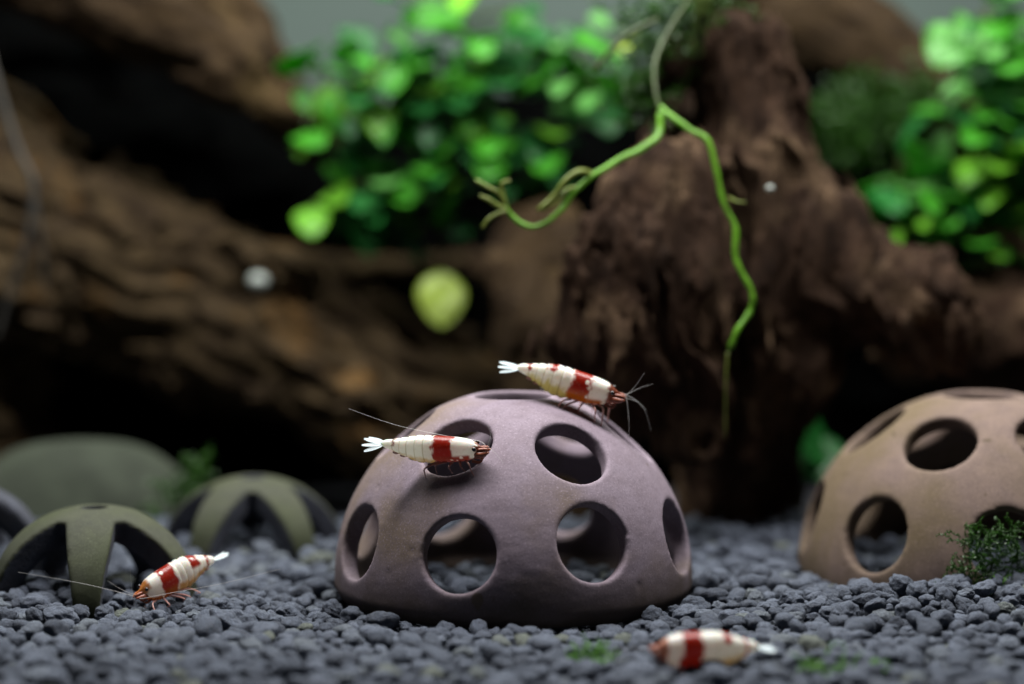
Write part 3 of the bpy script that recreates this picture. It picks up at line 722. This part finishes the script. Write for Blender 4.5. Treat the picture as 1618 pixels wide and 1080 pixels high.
PROF = np.array([  # s, top, bottom, halfwidth
    [.000, .008, .000, .003], [.035, .016, .001, .006], [.070, .028, -.010, .012], [.095, .040, -.034, .028], [.120, .058, -.064, .050], [.150, .078, -.096, .066],
    [.200, .092, -.112, .076], [.260, .102, -.122, .082], [.320, .108, -.126, .086], [.400, .112, -.126, .087], [.450, .112, -.126, .086], [.520, .112, -.132, .086], [.590, .106, -.128, .082],
    [.660, .084, -.098, .070], [.720, .068, -.078, .058], [.770, .052, -.056, .046], [.820, .040, -.040, .036], [.855, .030, -.028, .030], [.870, .014, -.012, .020]])
SEG = [.45, .515, .585, .655, .715, .770, .865]
def shrimp(label, L, loc, fwd, up, bend, paint, ant, seed, foot=.195, fan_open=.5, legpose=None, scale_h=1.0, fan_pitch=0.0):
    rr = random.Random(seed)
    root = empty('shrimp', loc)
    f = Vector(fwd).normalized(); u = Vector(up); y = u.cross(f).normalized(); z = f.cross(y)
    root.rotation_mode = 'QUATERNION'; root.rotation_quaternion = Matrix((f, y, z)).transposed().to_quaternion()
    # centre line in the x-z plane, bend = list of (s, pitch degrees); x points to the head
    S = np.linspace(0, .87, 260); pit = np.radians(np.interp(S, [b[0] for b in bend], [b[1] for b in bend]))
    # smooth
    ker = np.ones(25) / 25; pit = np.convolve(np.pad(pit, 12, 'edge'), ker, 'valid')
    dx = -np.cos(pit); dz = np.sin(pit); ds = S[1] - S[0]
    X = np.concatenate([[0], np.cumsum((dx[1:] + dx[:-1]) / 2 * ds)]); Z = np.concatenate([[0], np.cumsum((dz[1:] + dz[:-1]) / 2 * ds)])
    i0 = np.argmin(abs(S - .33)); X -= X[i0]; Z -= Z[i0]; Z += foot
    top = np.interp(S, PROF[:, 0], PROF[:, 1]); bot = np.interp(S, PROF[:, 0], PROF[:, 2]); hw = np.interp(S, PROF[:, 0], PROF[:, 3])
    for arr in (top, bot, hw):
        arr[:] = np.convolve(np.pad(arr, 5, 'edge'), np.ones(11) / 11, 'valid')
    top[0] = .002; bot[0] = -.002; hw[0] = .002
    segt = np.full(len(S), -1.0); segid = np.full(len(S), -1)
    for k in range(len(SEG) - 1):
        m = (S >= SEG[k]) & (S < SEG[k + 1]); segt[m] = (S[m] - SEG[k]) / (SEG[k + 1] - SEG[k]); segid[m] = k
    infl = np.where(segt >= 0, .94 + .085 * np.sin(np.pi * np.clip(segt, 0, 1) * .62) ** 1.2, 1.0)
    infl = np.where((S > .40) & (S < .45), 1.0 + .03 * (S - .40) / .05, infl)
    top = top * infl * scale_h; hw = hw * infl * scale_h; bot = bot * scale_h
    NF = 64; ph = np.linspace(0, 2 * np.pi, NF, endpoint=False)      # 0 = dorsal
    V = []; 
    for i in range(len(S)):
        c, s_ = np.cos(ph), np.sin(ph)
        h = np.where(c > 0, top[i], -bot[i])
        lobe = 1.0
        if segt[i] >= 0 and segid[i] < 5:   # hanging scalloped side plates
            lobe = np.where(c < -.2, 1 + .10 * np.sin(np.pi * segt[i]), 1.0)
        yy = hw[i] * np.sign(s_) * np.abs(s_) ** .9 * np.where(c < 0, 1 - .28 * (-c) ** 2, 1)
        zz = h * np.sign(c) * np.abs(c) ** .92 * lobe
        nx, nz = -dz[i], dx[i]
        V.append(np.c_[X[i] + zz * np.sin(pit[i]), yy, Z[i] + zz * np.cos(pit[i])])
    Vb = np.concatenate(V)
    ns = len(S)
    ii, jj = np.meshgrid(np.arange(ns - 1), np.arange(NF), indexing='ij'); j2 = (jj + 1) % NF
    F = np.stack([ii * NF + jj, (ii + 1) * NF + jj, (ii + 1) * NF + j2, ii * NF + j2], -1).reshape(-1, 4)
    Vb = np.vstack([Vb, [[X[0], 0, Z[0]], [X[-1], 0, Z[-1]]]]); a0, b0 = ns * NF, ns * NF + 1
    F = np.vstack([F, [(a0, j, (j + 1) % NF, (j + 2) % NF) for j in range(0, NF, 2)], [(b0, (ns - 1) * NF + (j + 2) % NF, (ns - 1) * NF + (j + 1) % NF, (ns - 1) * NF + j) for j in range(0, NF, 2)]])
    me = mesh_np('shrimp_body', Vb * L, F, M_SHELL)
    # the animal's own markings
    SS = np.repeat(S, NF); PP = np.tile(ph, ns); dn = (1 - np.cos(PP)) / 2    # 0 back .. 1 belly
    nzv = fbm(np.c_[SS * 26, np.cos(PP) * 2.4, np.sin(PP) * 2.4] + seed * 3.7, 3, seed)
    tid = np.repeat(segt, NF)
    colr = paint(SS, dn, nzv, PP)
    seam = (tid >= 0) & (tid < .13) & (SS > .46)
    colr = np.where(seam[:, None], colr * np.array([.74, .70, .62]), colr)
    colr = np.vstack([colr, colr[:1], colr[-1:]])
    ca = me.color_attributes.new('pattern', 'FLOAT_COLOR', 'POINT')
    ca.data.foreach_set('color', np.c_[colr, np.ones(len(colr))].astype(np.float32).ravel())
    link('body', me, root)
    def at_s(s):
        i = np.argmin(abs(S - s)); return X[i], Z[i], pit[i], top[i], bot[i], hw[i]
    # eyes on short stalks
    ex, ez, ep, et, eb, eh = at_s(.118)
    vI, fI = ico(2)
    for sd in (-1, 1):
        vv = vI * np.array([.017, .015, .017]) + np.array([ex + .006, sd * (eh + .012), ez + et * .55]); link('eye', mesh_np('eye', vv * L, fI, M_EYE), root)
        P = np.array([[ex - .01, sd * eh * .5, ez + et * .35], [ex + .002, sd * (eh + .004), ez + et * .5]]); vv, ff = tube(P, [.014, .012], 6); link('eye_stalk', mesh_np('eye_stalk', vv * L, ff, M_MOUTH), root)
    # mouthparts, antennal scales
    hx, hz, hp, ht, hb, hh = at_s(.10)
    for sd in (-1, 1):
        P = spline([(hx - .02, sd * .03, hz - .035), (hx + .04, sd * .034, hz - .03), (hx + .095, sd * .026, hz - .018)], 8); vv, ff = tube(P, [.02, .024, .026, .025, .022, .018, .012, .006], 8)
        link('antennal_scale', mesh_np('antennal_scale', vv * L, ff, M_MOUTH), root)
        P = spline([(hx - .05, sd * .03, hz - .085), (hx + .005, sd * .035, hz - .10), (hx + .035, sd * .025, hz - .075)], 8); vv, ff = tube(P, np.linspace(.014, .007, 8), 6)
        link('mouthpart', mesh_np('mouthpart', vv * L, ff, M_MOUTH), root)
        P = spline([(hx + .0, sd * .018, hz - .0), (hx + .06, sd * .018, hz + .006), (hx + .085, sd * .016, hz + .0)], 8); vv, ff = tube(P, np.linspace(.016, .009, 8), 6)
        link('antennule_base', mesh_np('antennule_base', vv * L, ff, M_MOUTH), root)
    # antennae: end points are given in the shrimp's own frame (body lengths)
    for k, (kind, pts) in enumerate(ant):
        P0 = np.array([hx + .07, (.018 if k % 2 else -.018), hz - (.02 if kind == 'antenna' else .0)])
        P = spline([P0] + [P0 + np.array(p) for p in pts], 30); vv, ff = tube(P, np.linspace(.0026 if kind == 'antenna' else .0018, .0008, 30), 5, False)
        link(kind, mesh_np(kind, vv * L, ff, M_ANT), root)
    # five pairs of walking legs
    for k in range(5):
        s = .20 + .052 * k; lx, lz, lp_, lt, lb, lh = at_s(s)
        for sd in (-1, 1):
            j = rr.gauss(0, .03); reach = (.06 - .040 * k) + j
            hip = np.array([lx, sd * lh * .45, lz + lb * .86]); knee = np.array([lx + reach * .8, sd * (lh + rr.uniform(.0, .05)), lz + lb * rr.uniform(.72, 1.0)])
            ank = np.array([lx + reach * 1.1, sd * (lh + .075 + .012 * k), .05]); ft = np.array([lx + reach * 1.25, sd * (lh + rr.uniform(-.02, .09)), rr.uniform(-.005, .01)])
            if legpose: ft = legpose(ft, k, sd); ank = (knee * .35 + ft * .65) + np.array([0, sd * .012, .01])
            P = spline([hip, knee, ank, ft], 14); vv, ff = tube(P, np.linspace(.0105, .0032, 14), 6)
            link('leg', mesh_np('leg', vv * L, ff, M_LEG), root)
    # swimmerets under the abdomen
    for k in range(5):
        s = (SEG[k] + SEG[k + 1]) / 2; lx, lz, lp_, lt, lb, lh = at_s(s)
        for sd in (-1, 1):
            P = spline([(lx, sd * lh * .3, lz + lb * .7), (lx - .016, sd * lh * .3, lz + lb * .84), (lx - .045, sd * lh * .3, lz + lb * .9)], 7); vv, ff = tube(P, np.array([.016, .02, .021, .02, .016, .011, .004]), 7)
            link('swimmeret', mesh_np('swimmeret', vv * L, ff, M_LEG if k > 2 else M_FAN), root)
    # tail fan: telson and two pairs of blades
    tx, tz, tp, tt, tb, th = at_s(.855); tp2 = tp + math.radians(fan_pitch)
    def blade(name, ang, ln, wd, lift, mat):
        n, m = 10, 6; Q = []
        for i in range(n):
            t = i / (n - 1); w_ = wd * (math.sin(math.pi * min(1, t * .80 + .13)) ** .8)
            for j in range(m):
                q = j / (m - 1) * 2 - 1; Q.append((ln * t, w_ * q, .016 * (1 - q * q) * (1 - .6 * t)))
        Q = np.array(Q); N = len(Q); Q2 = Q.copy(); Q2[:, 2] = -Q2[:, 2] * .6 - .002
        Fq = [(i * m + j, (i + 1) * m + j, (i + 1) * m + j + 1, i * m + j + 1) for i in range(n - 1) for j in range(m - 1)]
        Fq2 = [(d + N, c + N, b + N, a + N) for a, b, c, d in Fq]
        rim = [j for j in range(m)] + [i * m + m - 1 for i in range(1, n)] + [(n - 1) * m + j for j in range(m - 2, -1, -1)] + [i * m for i in range(n - 2, 0, -1)]
        Fr = [(rim[k], rim[k] + N, rim[(k + 1) % len(rim)] + N, rim[(k + 1) % len(rim)]) for k in range(len(rim))]
        W = np.vstack([Q, Q2])
        ca_, sa = math.cos(ang), math.sin(ang)
        W = np.c_[-(W[:, 0] * ca_ - W[:, 1] * sa), W[:, 0] * sa + W[:, 1] * ca_, W[:, 2] + lift * W[:, 0]]
        c_, s_ = math.cos(tp2), math.sin(tp2)
        W = np.c_[W[:, 0] * c_ + W[:, 2] * s_, W[:, 1], -W[:, 0] * s_ + W[:, 2] * c_] + np.array([tx + .012, 0, tz])
        link(name, mesh_np(name, W * L, np.array(Fq + Fq2 + Fr), mat), root)
    blade('telson', 0, .15, .018, .16, M_FAN)
    for sd in (-1, 1):
        blade('uropod', sd * fan_open * .5, .178, .030, .0 + sd * .05, M_FAN); blade('uropod', sd * fan_open * 1.15, .165, .034, -.12 + sd * .12, M_FAN)
    tag(root, label, 'shrimp', 'red and white shrimp'); return root

def L3(m, a, b): return a * (1 - m[:, None]) + np.array(b) * m[:, None]
def sst(a, b, x): t = np.clip((x - a) / (b - a), 0, 1); return t * t * (3 - 2 * t)
def band(s, a, b, e=.012): return sst(a - e, a + e, s) * (1 - sst(b - e, b + e, s))
def base_paint(s, dn, n, belly=YELLOW, b0=.52, b1=.9):
    c = np.tile(np.array(WHITE), (len(s), 1)); c = L3(sst(b0, b1, dn + n * .10) * sst(.40, .44, s) * (1 - sst(.74, .82, s)), c, belly)
    return c
def spot(s, ph, s0, p0, r, n):
    d = np.sqrt(((s - s0) / r) ** 2 + (((ph - p0 + np.pi) % (2 * np.pi) - np.pi) * .09 / r) ** 2); return 1 - sst(.75, 1.15, d + n * .25)
def paint1(s, dn, n, ph):
    c = base_paint(s, dn, n, YELLOW, .42, .72); sn = s + n * .020
    red = band(sn, .285, .438); cl = np.array(RED) * (1 - sst(.40, .72, dn))[:, None] + np.array(ORANGE) * sst(.40, .72, dn)[:, None]
    c = c * (1 - red[:, None]) + cl * red[:, None]
    c = L3(band(sn, .17, .29) * sst(.62, .80, dn), c, ORANGE)
    c = L3(band(sn, .578, .618) * (1 - sst(.12, .2, dn)), c, RED); c = L3(band(sn, .632, .648) * (1 - sst(.10, .18, dn)), c, RED)
    c = L3(band(sn, .765, .79) * (1 - sst(.3, .45, dn)), c, RED)
    c = L3(1 - sst(.135, .165, sn), c, BROWN)
    for a_, b_, r_ in ((.315, .85, .018), (.315, -.85, .018), (.11, .6, .012), (.30, 1.9, .012), (.30, -1.9, .012)): c = L3(spot(s, ph, a_, b_, r_, n), c, WHITE)
    return c
def paint2(s, dn, n, ph):
    c = base_paint(s, dn, n, (.62, .42, .13), .66, .92); sn = s + n * .020
    red = band(sn, .285, .44); c = L3(red, c, RED); c = L3(band(sn, .15, .44) * sst(.55, .68, dn), c, (.32, .05, .03))
    c = L3((1 - sst(.10, .13, sn)), c, BROWN); c = L3(band(sn, .765, .785) * (1 - sst(.3, .5, dn)), c, (.25, .1, .1))
    for a_, b_, r_ in ((.22, 2.0, .014), (.30, 2.2, .012), (.22, -2.0, .014), (.30, -2.2, .012), (.26, 2.3, .01), (.26, -2.3, .01)): c = L3(spot(s, ph, a_, b_, r_, n), c, WHITE)
    return c
def paint3(s, dn, n, ph):
    c = base_paint(s, dn, n, (.62, .40, .15), .55, .8); sn = s + n * .018
    red = band(sn, .26, .42); cl = np.array(RED) * (1 - sst(.5, .75, dn))[:, None] + np.array(ORANGE) * .85 * sst(.5, .75, dn)[:, None]
    c = c * (1 - red[:, None]) + cl * red[:, None]
    c = L3(band(sn, .59, .68) * (1 - sst(.35, .5, dn)), c, RED); c = L3(band(sn, .765, .79), c, RED)
    c = L3((1 - sst(.11, .15, sn + (dn - .4) * .06)), c, (.50, .20, .05)); c = L3(band(sn, .1, .24) * sst(.7, .85, dn), c, ORANGE)
    for a_, b_, r_ in ((.30, .45, .016), (.30, -.45, .016), (.63, .5, .012), (.63, -.5, .012)): c = L3(spot(s, ph, a_, b_, r_, n), c, WHITE)
    return c
def paint4(s, dn, n, ph):
    c = base_paint(s, dn, n, (.62, .45, .20), .50, .72); sn = s + n * .014
    c = L3(band(sn, .245, .40), c, RED); c = L3(band(sn, .57, .635) * (1 - sst(.16, .28, dn + n * .1)), c, RED); c = L3(band(sn, .755, .78), c, (.45, .05, .04))
    c = L3((1 - sst(.125, .15, sn)), c, (.50, .22, .14)); return c

def dome_hit(u, v):
    d = ray(u, v); o = CAM - MD['loc'] - np.array([0, 0, MD['zc']]); q = np.array([1 / MD['R'], 1 / MD['R'], 1 / MD['rz']])
    a = (d * q) @ (d * q); b = 2 * (d * q) @ (o * q); c = (o * q) @ (o * q) - 1; disc = max(b * b - 4 * a * c, 0)
    p = o + d * ((-b - math.sqrt(disc)) / (2 * a)); n = p * q * q; n /= np.linalg.norm(n)
    return p + MD['loc'] + np.array([0, 0, MD['zc']]), n
def dome_feet(loc, fwd, up, L):
    f = Vector(fwd).normalized(); u = Vector(up); y = u.cross(f).normalized(); z = f.cross(y); Mx = np.array(Matrix((f, y, z)).transposed())
    ctr = MD['loc'] + np.array([0, 0, MD['zc']]); q = np.array([1 / MD['R'], 1 / MD['R'], 1 / MD['rz']])
    def fn(ft, k, sd):
        w_ = np.array(loc) + Mx @ (ft * L) - ctr; w_ = w_ / np.linalg.norm(w_ * q) + ctr   # radial drop onto the shell
        return (Mx.T @ (w_ - np.array(loc))) / L
    return fn

# 1: on the crown of the mauve dome
p, n = dome_hit(916, 647); fw1 = (.965, -.10, -.235); up1 = (.18, -.30, .93); L1 = 2.03
shrimp('red and white shrimp with a yellow belly standing on the crown of the mauve dome', L1, p, fw1, up1,
       [(0, -4), (.3, 0), (.5, 5), (.65, 5), (.78, 0), (.87, -6)], paint1,
       [('antenna', [(.02, .05, .02), (.10, -.06, -.16), (.14, -.10, -.38), (.18, -.12, -.52)]), ('antenna', [(.05, .1, -.02), (.18, .12, -.10), (.27, .2, -.30)]),
        ('antennule', [(.03, 0, .03), (.08, -.02, .13), (.12, -.02, .25)]), ('antennule', [(.04, .02, .02), (.12, .05, .08), (.2, .08, .12)]), ('antennule', [(.04, .02, -.01), (.12, .05, -.03), (.2, .1, -.10)])],
       3, .195, .31, dome_feet(p, fw1, up1, L1))
# 2: on the upper left flank of the mauve dome
p, n = dome_hit(715, 736); fw2 = (.955, -.285, .06); up2 = np.array(n) * .55 + np.array([0, .0, .62]); L2 = 1.98
shrimp('white shrimp with one red saddle clinging to the flank of the mauve dome', L2, p, fw2, up2,
       [(0, 6), (.2, 2), (.4, 2), (.6, 7), (.72, 10), (.87, 6)], paint2,
       [('antenna', [(-.05, .06, .06), (-.35, .10, .10), (-.75, .16, .17), (-1.12, .2, .30)]), ('antenna', [(.02, -.01, .06), (.05, 0, .14), (.03, 0, .24)]),
        ('antennule', [(.03, 0, .03), (.05, -.0, .08), (.06, -.0, .15)]), ('antennule', [(.04, -.03, .0), (.09, -.06, -.03), (.14, -.1, -.08)])],
       7, .155, .40, dome_feet(p, fw2, up2, L2), .90)
# 3: on the gravel before the arched shelter
g = on_ground(268, 952, .10); gz = ground_z(g[0], g[1]); g = np.array([g[0], g[1], gz + .07]); fw3 = (-.76, -.56, -.31)
shrimp('red and white banded shrimp walking on the gravel before the arched shelter', 1.72, g, fw3, (-.12, -.20, 1),
       [(0, -4), (.3, 0), (.5, 4), (.7, -4), (.80, -14), (.87, -16)], paint3,
       [('antenna', [(.05, -.06, .03), (.26, -.28, .16), (.52, -.52, .30), (.72, -.7, .40)]), ('antenna', [(-.02, .07, .0), (-.22, .22, .0), (-.66, .40, -.06), (-1.15, .58, -.10)]),
        ('antennule', [(.03, .02, .03), (.04, .06, .12), (.02, .08, .28)]), ('antennule', [(.04, -.03, .03), (.1, -.1, .09), (.16, -.17, .18)]), ('antennule', [(.03, .02, -.02), (.05, .03, -.08), (.05, .03, -.17)])],
       13, .20, .22, None, 1.16, 14)
# 4: foremost, out of focus
g = on_ground(1085, 1052, .08); gz = ground_z(g[0], g[1]); g = np.array([g[0], g[1], gz - .05])
shrimp('plump red and white shrimp on the open gravel between the two large domes', 1.80, g, (-.97, -.22, .07), (.0, -.25, 1),
       [(0, 0), (.3, 0), (.5, 3), (.68, 4), (.77, 10), (.87, -4)], paint4,
       [('antenna', [(.05, -.03, -.01), (.2, -.1, -.05), (.3, -.2, -.13)]), ('antennule', [(.03, .02, .03), (.08, .04, .06), (.14, .06, .08)])],
       17, .20, .25, None, 1.25, -6)

# ------------------------------------------------------------------ to real size: centimetres -> metres on the roots
for o in list(scene.objects):
    if o.parent is None and o.type in ('MESH', 'EMPTY'):
        o.location = o.location * K; o.scale = o.scale * K
